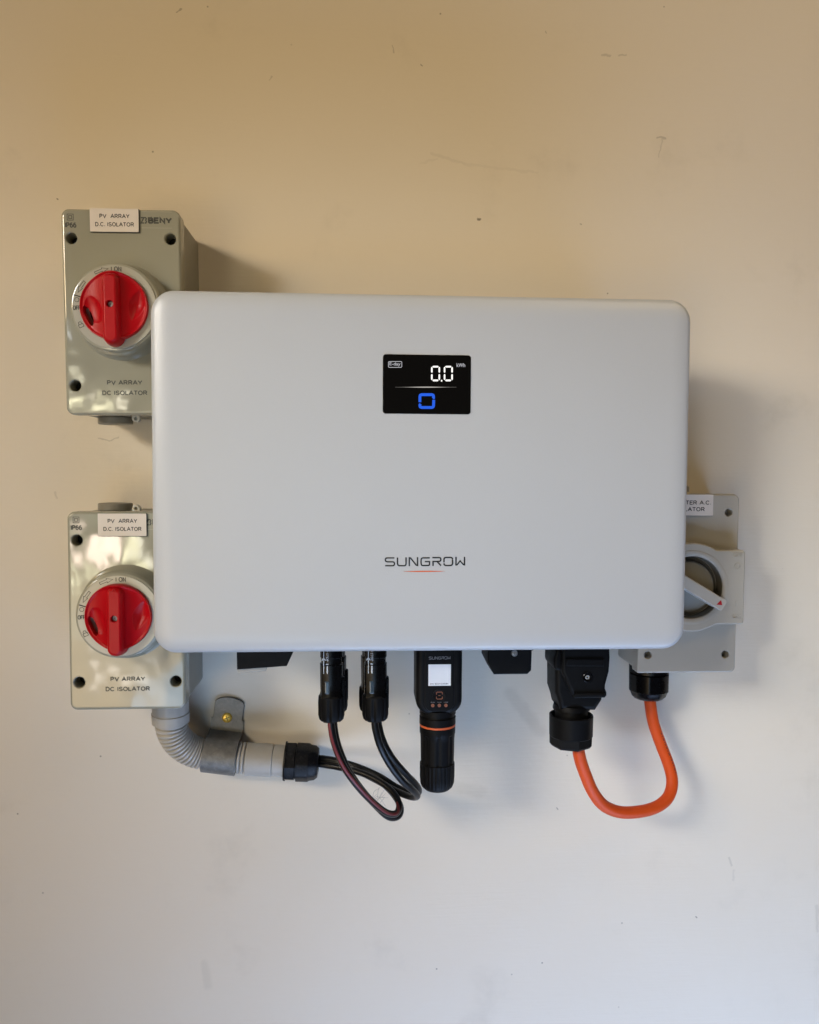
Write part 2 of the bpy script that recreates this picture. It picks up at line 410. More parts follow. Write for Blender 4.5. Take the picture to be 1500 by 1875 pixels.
# ------------------------------------------------------------------ wall
def wall_material():
    m = bpy.data.materials.new('cream_wall_paint'); m.use_nodes = True
    nt = m.node_tree; N = nt.nodes; L = nt.links; b = N['Principled BSDF']
    tc = N.new('ShaderNodeTexCoord')
    def noise(scale, detail, vec=None, rough=0.5):
        n = N.new('ShaderNodeTexNoise'); n.inputs['Scale'].default_value = scale; n.inputs['Detail'].default_value = detail; n.inputs['Roughness'].default_value = rough
        L.new(vec or tc.outputs['Object'], n.inputs['Vector']); return n
    def math_(op, a, bb=None, cl=False):
        n = N.new('ShaderNodeMath'); n.operation = op; n.use_clamp = cl
        for i, x in enumerate((a, bb)):
            if x is None: continue
            if isinstance(x, (int, float)): n.inputs[i].default_value = x
            else: L.new(x, n.inputs[i])
        return n.outputs[0]
    def ramp(x, a, c, lo=0.0, hi=1.0):
        r = N.new('ShaderNodeMapRange'); r.interpolation_type = 'SMOOTHSTEP'
        for i, v in enumerate((a, c, lo, hi)): r.inputs[i+1].default_value = v
        L.new(x, r.inputs[0]); return r.outputs[0]
    big = noise(3.2, 5).outputs['Fac']
    base = N.new('ShaderNodeMixRGB'); base.inputs[1].default_value = (0.725, 0.655, 0.535, 1); base.inputs[2].default_value = (0.755, 0.685, 0.565, 1)
    L.new(big, base.inputs[0]); colr = base.outputs[0]
    # greasy smudges and hand marks
    sm = noise(9, 7, rough=0.62).outputs['Fac']
    dirt = ramp(sm, 0.56, 0.80, 0.0, 0.16)
    # tiny specks
    vo = N.new('ShaderNodeTexVoronoi'); vo.inputs['Scale'].default_value = 38; L.new(tc.outputs['Object'], vo.inputs['Vector'])
    spk = ramp(vo.outputs['Distance'], 0.045, 0.02)
    cs = N.new('ShaderNodeSeparateColor'); L.new(vo.outputs['Color'], cs.inputs[0])
    spk = math_('MULTIPLY', spk, ramp(cs.outputs[0], 0.55, 0.95, 0.0, 0.65))
    mark = math_('MAXIMUM', dirt, spk)
    warp = noise(130, 4)
    wv = N.new('ShaderNodeVectorMath'); wv.operation = 'MULTIPLY_ADD'
    L.new(warp.outputs['Color'], wv.inputs[0]); wv.inputs[1].default_value = (0.006, 0.006, 0.006)
    sh = N.new('ShaderNodeVectorMath'); sh.operation = 'SUBTRACT'; L.new(tc.outputs['Object'], sh.inputs[0]); sh.inputs[1].default_value = (0.003, 0.003, 0.003)
    L.new(sh.outputs[0], wv.inputs[2])
    def seg(x0, y0, x1, y1, w, s):
        nonlocal mark
        A = at(x0, y0, 0); B = at(x1, y1, 0); A.y = B.y = 0; ba = B-A
        pa = N.new('ShaderNodeVectorMath'); pa.operation = 'SUBTRACT'; L.new(wv.outputs[0], pa.inputs[0]); pa.inputs[1].default_value = A
        fl = N.new('ShaderNodeVectorMath'); fl.operation = 'MULTIPLY'; L.new(pa.outputs[0], fl.inputs[0]); fl.inputs[1].default_value = (1, 0, 1)
        dt = N.new('ShaderNodeVectorMath'); dt.operation = 'DOT_PRODUCT'; L.new(fl.outputs[0], dt.inputs[0]); dt.inputs[1].default_value = ba/max(1e-9, ba.length_squared)
        h = math_('MULTIPLY', dt.outputs['Value'], 1.0, True)
        sc_ = N.new('ShaderNodeVectorMath'); sc_.operation = 'SCALE'; sc_.inputs[0].default_value = ba; L.new(h, sc_.inputs['Scale'])
        df = N.new('ShaderNodeVectorMath'); df.operation = 'DISTANCE'; L.new(fl.outputs[0], df.inputs[0]); L.new(sc_.outputs[0], df.inputs[1])
        mark = math_('MAXIMUM', mark, ramp(df.outputs['Value'], w*mm, w*mm*0.25, 0.0, s))
    for a in ((1204, 252, 1219, 254, 1.4, .38), (1213, 255, 1206, 288, .9, .24), (877, 402, 880, 402, 1.6, .85), (1103, 101, 1117, 102, 1.5, .28), (1134, 101, 1147, 101, 1.3, .28),
              (790, 280, 850, 300, 2.2, .10), (850, 300, 985, 316, 2.0, .08), (770, 298, 800, 292, 1.6, .07), (323, 21, 333, 18, 1.0, .5), (492, 146, 498, 140, .9, .3),
              (1335, 1570, 1340, 1584, 1.8, .22), (1344, 1595, 1344, 1612, 1.5, .12), (1274, 1678, 1276, 1680, 1.3, .7), (375, 1765, 381, 1805, 6, .09), (1496, 1660, 1497, 1705, 2.2, .14),
              (1020, 1480, 1022, 1483, 1.2, .6), (180, 803, 200, 807, .8, .32), (200, 807, 217, 802, .8, .3), (105, 365, 106, 366, 1.0, .8), (771, 120, 772, 121, .9, .6),
              (720, 85, 722, 96, .8, .35), (1062, 410, 1064, 412, 1.0, .5), (935, 1270, 990, 1340, 9, .13), (830, 1440, 880, 1450, 9, .10), (1000, 58, 1001, 60, .8, .5), (100, 900, 104, 912, 1.2, .2)):
        seg(*a)
    mx = N.new('ShaderNodeMixRGB'); L.new(mark, mx.inputs[0]); L.new(colr, mx.inputs[1]); mx.inputs[2].default_value = (0.16, 0.135, 0.09, 1)
    L.new(mx.outputs[0], b.inputs['Base Color'])
    b.inputs['Roughness'].default_value = 0.55; b.inputs['Specular IOR Level'].default_value = 0.35
    mp = N.new('ShaderNodeMapping'); mp.inputs['Scale'].default_value = (30, 30, 420); L.new(tc.outputs['Object'], mp.inputs[0])
    grain = noise(1.0, 4, mp.outputs[0]).outputs['Fac']
    fine = noise(260, 3).outputs['Fac']; roll = noise(14, 3).outputs['Fac']
    hgt = math_('ADD', math_('MULTIPLY', grain, 0.00022), math_('ADD', math_('MULTIPLY', fine, 0.00012), math_('MULTIPLY', roll, 0.0022)))
    hgt = math_('SUBTRACT', hgt, math_('MULTIPLY', spk, 0.0002))
    bp = N.new('ShaderNodeBump'); bp.inputs['Distance'].default_value = 1.0; bp.inputs['Strength'].default_value = 0.7
    L.new(hgt, bp.inputs['Height']); L.new(bp.outputs[0], b.inputs['Normal'])
    return m
M['wall'] = wall_material()
w = obj('wall', slab(rrect(-1.6, 1.6, -1.6, 1.6, 0.01, 2), -0.12, 0.0), 'wall', smooth=False)
tag(w, 'cream painted wall with faint smudges', kind='structure')

# ------------------------------------------------------------------ inverter
inv = thing('solar_inverter', 'large pale grey wall box with rounded corners, small lit display and SUNGROW lettering', 'inverter', (0, 0, 0))
W2, H2 = 0.2056, 0.1362
obj('chassis', slab(rrect(-0.190, 0.190, -0.122, 0.122, 0.012), 0.004, 0.118, 0.004), 'chassis', inv)
o = rrect(-W2, W2, -H2-.0006, H2-.0006, 0.0175, 14)
prof = [(0, -0.0065)] + [(0.0062*(1-math.cos(math.radians(a))), -0.0012-0.0053*(1-math.sin(math.radians(a)))) for a in (12, 25, 38, 50, 62, 72)]
prof += [(0.0072, -0.00075), (0.0095, -0.00035), (0.0125, -0.0001), (0.0155, 0)]
bm = bmesh.new()
loops = [[(x, -0.100, z) for x, z in inset(o, 0.010)], [(x, -0.1005, z) for x, z in inset(o, 0.0025)], [(x, -0.103, z) for x, z in inset(o, 0.0008)]]
Rg = rings(bm, loops); cap(bm, list(reversed(Rg[0])))
slab(o, 0.103, 0.150, prof=prof, back=False, bm=bm)
cover = obj('front_cover', bm, 'powder', inv, sharp=50)

D0 = 0.1501
def Z(x, y, d=D0): p = at(680+x/7.5, 1000+y/7.5, d); return (p.x, p.z)
GLYPH = [
    [(318,162),(222,162),(203,166),(194,180),(194,197),(203,210),(222,215),(296,216),(312,222),(319,235),(317,254),(305,267),(290,269),(190,269)],
    [(360,157),(360,243),(366,260),(382,269),(455,269),(471,262),(477,245),(477,155)],
    [(522,275),(522,160),(540,164),(618,262),(636,266),(636,152)],
    [(803,161),(710,161),(693,167),(685,184),(683,215),(685,246),(693,262),(710,267),(785,265),(797,258),(801,240),(800,213),(735,213)],
    [(838,158),(935,158),(950,163),(955,178),(952,200),(940,209),(848,211),(848,272)], [(905,214),(958,268)],
    [(998,222),(998,178),(1005,162),(1025,156),(1085,154),(1106,159),(1115,172),(1115,185)], [(998,236),(1001,254),(1015,265),(1050,268),(1095,265),(1110,256),(1117,235),(1118,200),(1106,198)],
    [(1163,147),(1163,258),(1178,256),(1220,203),(1264,254),(1280,256),(1280,147)]]
obj('lettering', strokes([[Z(*p) for p in g] for g in GLYPH], 0.00105, D0-0.0006, D0+0.0001), 'ink', cover, smooth=False)
sw = [(440+580*k/24, 349-4*k/24 - 9*math.sin(PI*k/24)**0.8*0.85) for k in range(25)]
sw2 = [(440+580*k/24, 349-4*k/24 + 9*math.sin(PI*k/24)**0.8*0.85) for k in range(25)]
obj('underline', flat([[Z(*p) for p in sw2] + [Z(*p) for p in sw[::-1]]], D0-0.0006, D0+0.0001), 'orangeink', cover, smooth=False)

def S(x, y, d): p = at(680+x/7.5, 630+y/7.5, d); return (p.x, p.z)
p0 = S(156, 955, D0); p1 = S(1370, 155, D0)
scr = obj('display_screen', slab(rrect(p0[0], p1[0], p0[1], p1[1], 0.0022, 6), 0.1480, 0.15045, 0.00025, 2), 'glass', inv)
DS = 0.15047
def seg7(pts): return [S(*p, DS) for p in pts]
segs = []
for ox in (0, 175):
    segs += [[(838+ox,310),(850+ox,299),(915+ox,299),(926+ox,310),(915+ox,322),(850+ox,322)], [(840+ox,498),(850+ox,487),(912+ox,487),(924+ox,498),(912+ox,511),(850+ox,511)],
             [(821+ox,325),(832+ox,312),(842+ox,325),(842+ox,385),(832+ox,394),(821+ox,385)], [(821+ox,422),(832+ox,410),(842+ox,422),(842+ox,482),(832+ox,496),(821+ox,482)],
             [(924+ox,325),(935+ox,312),(945+ox,325),(945+ox,385),(935+ox,394),(924+ox,385)], [(924+ox,422),(935+ox,410),(945+ox,422),(945+ox,482),(935+ox,496),(924+ox,482)]]
segs.append([(956,497),(966,490),(976,497),(976,510),(966,517),(956,510)])
obj('readout_digit', flat([seg7(p)[::-1] for p in segs], DS-0.0003, DS+0.00005), 'lcd', scr, smooth=False)
a, b_ = S(1172, 314, DS), S(1290, 265, DS)
text('unit_lettering', 'kWh', a[0], b_[0], a[1], b_[1], DS, 'lcddim', scr, bold=0.01)
a, b_ = S(250, 306, DS), S(402, 252, DS)
text('mode_lettering', 'E-day', a[0], b_[0], a[1], b_[1], DS, 'lcddim', scr, bold=0.01)
fr = [(245,240),(410,240),(419,249),(419,311),(410,320),(245,320),(236,311),(236,249),(245,240),(262,240)]
obj('mode_border', strokes([[S(*p, DS) for p in fr]], 0.00042, DS-0.0003, DS+0.00005), 'lcddim', scr, smooth=False)
ln = [(330+840*k/20, 592-7*math.sin(PI*k/20)**3-0.6) for k in range(21)]; ln2 = [(330+840*k/20, 592+7*math.sin(PI*k/20)**3+0.6) for k in range(21)]
obj('divider_line', flat([[S(*p, DS) for p in ln2] + [S(*p, DS) for p in ln[::-1]]], DS-0.0003, DS+0.00005), 'lcdline', scr, smooth=False)
bl1 = [(668,798),(668,718),(674,702),(692,695),(832,695),(849,702),(855,718),(855,738),(846,747)]
bl2 = [(858,766),(855,848),(848,864),(832,871),(692,871),(674,864),(668,848),(668,836),(678,822)]
obj('status_light', strokes([[S(*p, DS) for p in bl1], [S(*p, DS) for p in bl2]], 0.0021, DS-0.0003, DS+0.00005), 'lcdblue', scr, smooth=False)

# underside fittings that belong to the inverter
def P2(px, py, d): p = at(px, py, d); return (p.x, p.z)
d = 0.108
swp = [(-0.1490, -0.1592), (-0.1088, -0.1567), (-0.1030, -0.1440), (-0.1030, -0.1200), (-0.1492, -0.1200)]
rs = obj('switch_cover', slab(swp, 0.070, d, 0.0006, 2), 'black', inv)
obj('switch_tab', slab([(-0.1488, -0.1622), (-0.1478, -0.1630), (-0.1262, -0.1615), (-0.1245, -0.1575), (-0.1490, -0.1585)], 0.078, 0.105, 0.0006, 2), 'conduit', rs)
cp = [(0.0618, -0.1664), (0.0900, -0.1664), (0.0932, -0.1632), (0.0935, -0.1500), (0.0935, -0.1250), (0.0566, -0.1250), (0.0566, -0.1520), (0.0566, -0.1560)]
pc = obj('port_cover', slab(cp, 0.068, 0.104, 0.0012, 3), 'black', inv)
obj('flange', slab(rrect(0.0545, 0.0955, -0.1470, -0.1300, 0.001, 2), 0.064, 0.1015, 0.0005, 2), 'black', pc)
q = at(942, 1196, 0.104)
sp = obj('screw', lathe((q.x, -0.1036, q.z), (0, -1, 0), [(0, .0027), (.0012, .0027), (.0018, .0022), (.0019, .0009), (.0012, .0008)], 24), 'steel', pc)
q1, q2 = at(942, 1196, 0.1035), 0.1045

# ------------------------------------------------------------------ dc isolators
def dc_isolator(cx, cz, ry, label, plug_up, lugx, crop):
    t = thing('isolator_switch', label, 'isolator switch', (cx, 0, cz), ry, 'isolator switches with red knobs left of the inverter')
    w, h = 0.0475, 0.0830
    obj('enclosure', slab(rrect(-w+.0012, w-.0012, -h+.0012, h-.0012, 0.006), 0.0006, 0.066, 0.0008, 2), 'case', t)
    hs = [(sx*.0396, sz*.0594, .0045, .016, .0008) for sx in (-1, 1) for sz in (-1, 1)]
    lid = obj('lid', slab(rrect(-w, w, -h, h, 0.0062), 0.067, 0.082, 0.0022, 4, holes=hs), 'lid', t, sharp=40)
    for sx in (-1, 1):
        for sz in (-1, 1):
            obj('screw', lathe((sx*.0396, -0.0665, sz*.0594), (0, -1, 0), [(0, .0041), (.0012, .0041), (.0016, .0036), (.0016, .0012), (.0008, .001)], 20), 'dark', lid)
    # raised boss, dial plate, knob
    boss = obj('boss', lathe((0, -0.0815, 0), (0, -1, 0), [(0, .0395), (.001, .0388), (.0045, .0368), (.014, .0355), (.0205, .0347), (.0216, .0341), (.0219, .0334), (.0219, .0300), (.0190, .0210)], 96, capends=False), 'lid', t, sharp=40)
    dial = obj('dial_plate', lathe((0, -0.1020, 0), (0, -1, 0), [(0, .0328), (.0021, .0328), (.0025, .0325), (.0025, .0250)], 96, capends=False), 'dial', t)
    dd = 0.1046
    stext('dial_lettering', 'I ON', -.0020, .0058, .0277, .0316, dd, 'greyink', dial)
    stext('dial_lettering', 'OFF', -.0322, -.0268, -.0026, .0010, dd, 'greyink', dial)
    def pol(r, a): a = math.radians(a); return (r*math.cos(a), r*math.sin(a))
    def arrow(a0, a1):
        s = 1 if a1 > a0 else -1; f = lambda k: a0+(a1-a0)*k
        return [pol(29.2*mm, f(0)), pol(29.2*mm, f(.55)), pol(28.3*mm, f(.55)), pol(30.1*mm, f(1)), pol(31.9*mm, f(.55)), pol(31.0*mm, f(.55)), pol(31.0*mm, f(0)), pol(29.2*mm, f(0)), pol(29.2*mm, f(.1))]
    ring = circ(*pol(.0296, 169.2), .0017, 18); ring += ring[:2]
    lk = rotpts([(-.0018, -.0014), (.0018, -.0014), (.0018, .0010), (-.0018, .0010), (-.0018, -.0014), (-.0010, -.0014)], math.radians(25), (0, 0))
    sh = rotpts([(-.0012, .0010), (-.0011, .0026), (0, .0032), (.0011, .0026), (.0012, .0010)], math.radians(25), (0, 0))
    lc = pol(.0301, 209)
    obj('dial_mark', strokes([arrow(119, 98), arrow(139, 158), ring, [(x+lc[0], z+lc[1]) for x, z in lk], [(x+lc[0], z+lc[1]) for x, z in sh]], .00042, dd-.0003, dd+.0001), 'greyink', dial, smooth=False)
    obj('dial_tick', strokes([[pol(.0325, 163.4), pol(.0266, 163.4)]], .0009, dd-.0003, dd+.0001), 'ink', dial, smooth=False)
    # knob : height field disc with grip hollows
    R_ = .0265
    def kh(x, z):
        r = math.hypot(x, z)
        hgt = .0036 if r > R_-.0012 else .0036 - .0010*min(1, (R_-.0012-r)/.0010)
        if r > R_-.0006: hgt -= .0014*((r-R_+.0006)/.0006)**2
        # gentle swelling towards the bar
        hgt += .0062*math.exp(-(x/.0118)**2)
        def hollow(cx, cz, a, L_, Wd, dep, sharp, pw=0.6):
            ca, sa = math.cos(a), math.sin(a); u = (x-cx)*ca+(z-cz)*sa; v = -(x-cx)*sa+(z-cz)*ca
            q = (abs(u)/L_)**sharp + (abs(v)/Wd)**sharp
            return dep*max(0, 1-q)**pw if q < 1 else 0
        if r < R_-.0012:
            hgt -= hollow(-.0196, -.0074, math.radians(113), .0080, .0024, .0170, 2, .3)
            hgt -= hollow(-.0150, -.0030, math.radians(112), .0110, .0062, .0018, 2)
            hgt -= hollow(.0180, .0010, math.radians(74), .0125, .0058, .0034, 1.4, .8)
        return max(hgt, -.0150)
    bm = bmesh.new(); nr, na = 52, 160; grid = []
    loops = []
    for i in range(nr+1):
        r = R_*(1-(1-i/nr)**1.0) if i else 1e-5
        loops.append([(r*math.cos(2*PI*k/na), -(.1046+kh(r*math.cos(2*PI*k/na), r*math.sin(2*PI*k/na))), r*math.sin(2*PI*k/na)) for k in range(na)])
    loops.append([(R_*math.cos(2*PI*k/na), -.1046, R_*math.sin(2*PI*k/na)) for k in range(na)])
    rings(bm, loops)
    knob = obj('knob', bm, 'red', t, sharp=38)
    # grip bar, rounded at the lower end
    out = rrect(-.0075, .0075, -.0315, .0252, (.0073, .0062, .0062, .0073), 10)
    pr = [(0, -.0105), (.0008, -.0048), (.0016, -.0021), (.0026, -.0007), (.0036, 0)]
    obj('grip_bar', slab(out, .1046, .1180, prof=pr, holes=[(0, 0, .0026, .005, .0004)]), 'red', knob, sharp=45)
    obj('knob_screw', lathe((0, -.1129, 0), (0, -1, 0), [(0, .0024), (.0013, .0024), (.0017, .0019), (.0017, .0009), (.0008, .0007)], 20), 'chassis', knob)
    arw = [(-.0013, .0182), (.0013, .0182), (.0013, .0222), (0, .0240), (-.0013, .0222), (-.0013, .0182), (-.0003, .0182)]
    obj('grip_mark', strokes([arw], .0004, .1178, .1181), 'red', knob, smooth=False)
    # engraved plate and printing
    lx0, lx1 = (-.0240, .0152) if crop == 1 else (-.0220, .0178)
    lz0, lz1 = (.0640, .0828) if crop == 1 else (.0625, .0815)
    pl = obj('label_plate', slab(rrect(lx0, lx1, lz0, lz1, .0004, 2), .0820, .0833), 'platecore', t, smooth=False)
    obj('plate_face', slab(rrect(lx0, lx1-.0005, lz0+.0004, lz1, .0003, 2), .0833, .0836), 'plate', pl, smooth=False)
    mx = (lx0+lx1)/2
    stext('lettering', 'PV  ARRAY', mx-.0118, mx+.0118, lz0+.0112, lz0+.0146, .0836, 'ink', pl)
    stext('lettering', 'D.C. ISOLATOR', mx-.0153, mx+.0153, lz0+.0046, lz0+.0080, .0836, 'ink', pl)
    dl = .08203
    stext('lettering', 'PV ARRAY', -.0140, .0140, -.0588, -.0550, dl, 'greyink', lid, wt=.20)
    stext('lettering', 'DC ISOLATOR', -.0180, .0180, -.0672, -.0634, dl, 'greyink', lid, wt=.20)
    stext('lettering', 'IP66', -.0441, -.0355, .0677, .0720, dl, 'greyink', lid, wt=.20)
    sq = lambda c, s: [(c[0]-s, c[1]-s), (c[0]+s, c[1]-s), (c[0]+s, c[1]+s), (c[0]-s, c[1]+s), (c[0]-s, c[1]-s), (c[0], c[1]-s)]
    obj('insulation_mark', strokes([sq((-.0400, .0762), .0024), sq((-.0400, .0762), .0012)], .00045, dl-.0003, dl+.0001), 'greyink', lid, smooth=False)
    stext('brand_lettering', 'BENY', .0222, .0406, .0716, .0768, dl, 'greyink', lid, wt=.27, gap=.22)
    zz = [[(.0162, .0764), (.0186, .0764), (.0164, .0721), (.0188, .0721)], [(.0188, .0764), (.0200, .0764), (.0206, .0755), (.0200, .0744), (.0206, .0732), (.0200, .0721), (.0193, .0721)]]
    obj('brand_emblem', strokes(zz, .0010, dl-.0003, dl+.0001), 'greyink', lid, smooth=False)
    obj('brand_rule', strokes([[(.0166, .0812), (.0412, .0812)], [(.0166, .0682), (.0412, .0682)]], .00035, dl-.0003, dl+.0001), 'dial', lid, smooth=False)
    # blanking plug and mounting lug
    s = 1 if plug_up else -1
    obj('blanking_plug', lathe((-.0225, -.032, s*(h-.004)), (0, 0, s), [(0, .0130), (.0035, .0130), (.0036, .0148), (.0085, .0148), (.0092, .0140), (.0096, .0080)], 40), 'case', t)
    lug = slab(rrect(lugx-.0034, lugx+.0034, s*h-.0042, s*h+.0042, .0033, 6), .0405, .0455, .0006, 2, holes=[(lugx, s*h+.0008*s, .0013, .003, .0004)])
    obj('mounting_lug', lug, 'lug', t)
    return t
dc_isolator(-.2434, .1305, -math.radians(0.7), 'upper grey isolator switch with red knob and BENY print, behind top left corner of inverter', False, -.0015, 1)
dc_isolator(-.2432, -.1155, -math.radians(0.1), 'lower grey isolator switch with red knob above the corrugated conduit, highly reflective lid', True, -.0012, 2)

# ------------------------------------------------------------------ ac isolator
ac = thing('isolator_switch', 'grey isolator switch with slanted pale handle, right of the inverter', 'isolator switch', (.2443, 0, -.0975))
ow, oh = .0452, .0806
body = rrect(-ow, ow, -oh, oh, (.005, .0055, .0055, .002), 6)
obj('enclosure', slab(rrect(-ow+.001, ow-.001, -oh+.001, oh-.001, .004, 4), .0006, .043, .0008, 2), 'acgrey', ac)
hs = [(sx*.0356, sz*.0641, .0034, .012, .0005) for sx in (-1, 1) for sz in (-1, 1)]
fl = obj('front_plate', slab(body, .0440, .0580, .0016, 3, holes=hs), 'acgrey', ac, sharp=40)
for sx in (-1, 1):
    for sz in (-1, 1):
        obj('screw', lathe((sx*.0356, -.0475, sz*.0641), (0, -1, 0), [(0, .0031), (.0012, .0031), (.0016, .0026), (.0016, .0010), (.0009, .0008)], 20), 'chassis', fl)
# raised round housing with two square ears
hc = (-.0015, -.0015)
out = []
Rh, ez, ex = .0395, .0330, .0475
a_in = math.asin(ez/Rh*0.93)
def fillet(sx, sz, rev):
    pts = []
    x_c = sx*Rh*math.cos(a_in)*1.0
    for k in range(7):
        u = k/6
        p0 = Vector((sx*Rh*math.cos(a_in+.10), sz*Rh*math.sin(a_in+.10))); p1 = Vector((sx*(Rh*math.cos(a_in)+.0035), sz*ez)); p2 = Vector((sx*(Rh*math.cos(a_in)+.0105), sz*ez))
        pts.append(tuple((1-u)**2*p0+2*u*(1-u)*p1+u*u*p2))
    return pts[::-1] if rev else pts
def corner(sx, sz):
    r = .003; cx, cz = sx*(ex-r), sz*(ez-r)
    a0 = {(1, -1): -90, (1, 1): 0, (-1, 1): 90, (-1, -1): 180}[(sx, sz)]
    return [(cx+r*math.cos(math.radians(a0+15*k)), cz+r*math.sin(math.radians(a0+15*k))) for k in range(7)]
top = [(Rh*math.cos(a), Rh*math.sin(a)) for a in [a_in+.10+(PI-2*(a_in+.10))*k/24 for k in range(1, 24)]]
bot = [(x*-1, -z) for x, z in top]
out = fillet(1, -1, False) + corner(1, -1) + corner(1, 1) + fillet(1, 1, True) + top + fillet(-1, 1, False) + corner(-1, 1) + corner(-1, -1) + fillet(-1, -1, True) + bot
out = [(x+hc[0], z+hc[1]) for x, z in out]
hz = obj('switch_housing', slab(out, .0575, .0702, .0012, 3, holes=[(hc[0], hc[1], .0277, .0125, .0007)]), 'acgrey', ac, sharp=40)
obj('groove_ring', lathe((hc[0], -.0700, hc[1]), (0, -1, 0), [(0, .0328), (.00045, .0326), (.00055, .0320), (.00055, .0296), (.0003, .0290), (0, .0288)], 80, capends=False), 'acgrey', hz)
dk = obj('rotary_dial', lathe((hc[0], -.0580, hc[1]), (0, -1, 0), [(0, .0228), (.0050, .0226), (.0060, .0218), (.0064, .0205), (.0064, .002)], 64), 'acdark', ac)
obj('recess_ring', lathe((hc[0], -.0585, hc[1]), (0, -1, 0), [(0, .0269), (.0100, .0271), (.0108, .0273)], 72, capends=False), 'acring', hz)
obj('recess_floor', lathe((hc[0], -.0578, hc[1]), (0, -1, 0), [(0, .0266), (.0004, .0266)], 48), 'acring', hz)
ang = math.radians(-30.5)
hb = rotpts(rrect(hc[0]-.0300, hc[0]+.0300, hc[1]-.0052, hc[1]+.0052, .0018, 4), ang, hc)
hd = obj('handle', slab(hb, .0640, .0790, .0008, 2), 'achandle', ac)
tri = rotpts([(hc[0]+.0228, hc[1]-.0026), (hc[0]+.0275, hc[1]-.0004), (hc[0]+.0242, hc[1]+.0030)], ang, hc)
obj('handle_arrow', flat([tri], .0788, .07912), 'redink', hd, smooth=False)
tx = .0410-.0010
stext('raised_lettering', 'OFF', tx-.0056, tx+.0042, .0252, .0288, .0702, 'acgrey', hz, thick=.0005)
rg = circ(tx-.0012, .0172, .0024, 20); rg += rg[:2]
obj('raised_mark', strokes([rg], .0009, .0698, .0707), 'acgrey', hz, smooth=False)
obj('raised_mark', strokes([[(tx-.0015, -.0130), (tx-.0015, -.0180)]], .0009, .0698, .0707), 'acgrey', hz, smooth=False)
stext('raised_lettering', 'ON', tx-.0048, tx+.0030, -.0292, -.0255, .0702, 'acgrey', hz, thick=.0005)
# plate: right edge world x .2650
pl = obj('label_plate', slab(rrect(-.0230, .0207, .0612, .0802, .0003, 2), .0580, .0592), 'platecore', ac, smooth=False)
obj('plate_face', slab(rrect(-.0230, .0205, .0614, .0802, .0003, 2), .0592, .0596), 'plate', pl, smooth=False)
stext('lettering', 'INVERTER A.C.', -.0205, .0182, .0712, .0749, .0596, 'ink', pl)
stext('lettering', 'ISOLATOR', -.0148, .0126, .0653, .0690, .0596, 'ink', pl)
obj('blanking_plug', lathe((-.004, -.026, .0770), (0, 0, 1), [(0, .013), (.0050, .013), (.0050, .0150), (.0095, .0150), (.0102, .0142), (.0104, .008)], 40), 'case', ac)
# gland
gl = obj('cable_gland', lathe((-.0243, -.030, -.0800), (0, 0, -1), [(0, .0180), (.0060, .0180), (.0062, .0150), (.0075, .0150)], 48, poly_mod(8, .5)), 'blackgloss', ac)
obj('gland_nut', lathe((-.0243, -.030, -.0870), (0, 0, -1), [(0, .0165), (.0004, .0180), (.0160, .0178), (.0175, .0168), (.0210, .0155), (.0238, .0128), (.0246, .0100), (.0240, .0060)], 64, poly_mod(10, .45)), 'blackgloss', gl)

# ------------------------------------------------------------------ orange cable and its plug
tp = [(1190, 1268, .030), (1191, 1290, .030), (1197, 1325, .031), (1211, 1365, .033), (1225, 1402, .037), (1231, 1432, .042), (1224, 1459, .048), (1203, 1477, .055), (1172, 1486, .061), (1136, 1487, .066),
      (1106, 1475, .071), (1086, 1450, .076), (1072, 1418, .080), (1062, 1388, .083), (1057, 1355, .085)]
oc = obj('orange_cable', sweep(spline([at(*p) for p in tp], .0025), .00535, 20), 'orange')
pth = spline([at(*p) for p in tp], .0004)
bmp = bmesh.new(); k0 = 95
for w_ in (5, 3, 6, 2, 4, 5, 3, 7, 2, 5, 4, 3, 6, 3):
    seg_ = []
    for i in range(k0, k0+w_):
        tn = (pth[i+1]-pth[i-1]).normalized(); nn = Vector((.55, -.82, 0)); nn = (nn-tn*nn.dot(tn)).normalized()
        seg_.append(pth[i]+nn*.00515)
    sweep(seg_, .00042, 6, bmp); k0 += w_+3
obj('sheath_print', bmp, 'ink', oc)
tag(oc, 'thick orange cable hanging in a loop between the black plug and the right isolator', 'cable')

acp = thing('power_plug', 'big black plug under the inverter with latch and round nut, feeding the orange cable', 'plug', (.1324, -.085, -.120))
def L_(px, py, d):
    p = at(px, py, d); return (p.x-.1324, p.z+.120)
def loc_slab(pts, d0, d1, *a, **k):
    return slab(pts, d0-.085, d1-.085, *a, **k)
def zz(x, y, d): return L_(990+x/8.93, 1180+y/8.93, d)
bodyp = [zz(290, 1030, .09), zz(860, 1045, .09), zz(965, 880, .09), zz(1010, 700, .09), zz(1060, 500, .09), zz(1085, 380, .09), zz(1100, 200, .09), zz(1100, -140, .09), zz(212, -140, .09), zz(212, 375, .09), zz(212, 750, .09), zz(262, 900, .09)]
pb = obj('plug_body', loc_slab(bodyp, .066, .098, .004, 4), 'black', acp)
rim = [zz(190, 350, .095), zz(215, 385, .095), zz(330, 390, .095), zz(330, -140, .095), zz(215, -140, .095), zz(215, 95, .095), zz(183, 180, .095), zz(180, 300, .095)]
obj('side_ear', loc_slab(rim, .070, .104, .002, 3), 'black', pb)
lat = [zz(565, 865, .108), zz(960, 868, .108), zz(1040, 868, .108), zz(1072, 830, .108), zz(1075, 780, .108), zz(1048, 715, .108), zz(1050, 660, .108), zz(1112, 430, .108), zz(1126, 200, .108), zz(1115, 60, .108), zz(1112, -140, .108), zz(345, -140, .108), zz(345, 440, .108), zz(420, 600, .108), zz(520, 830, .108)]
la = obj('latch_cover', loc_slab(lat, .096, .1105, .0022, 3), 'black', acp)
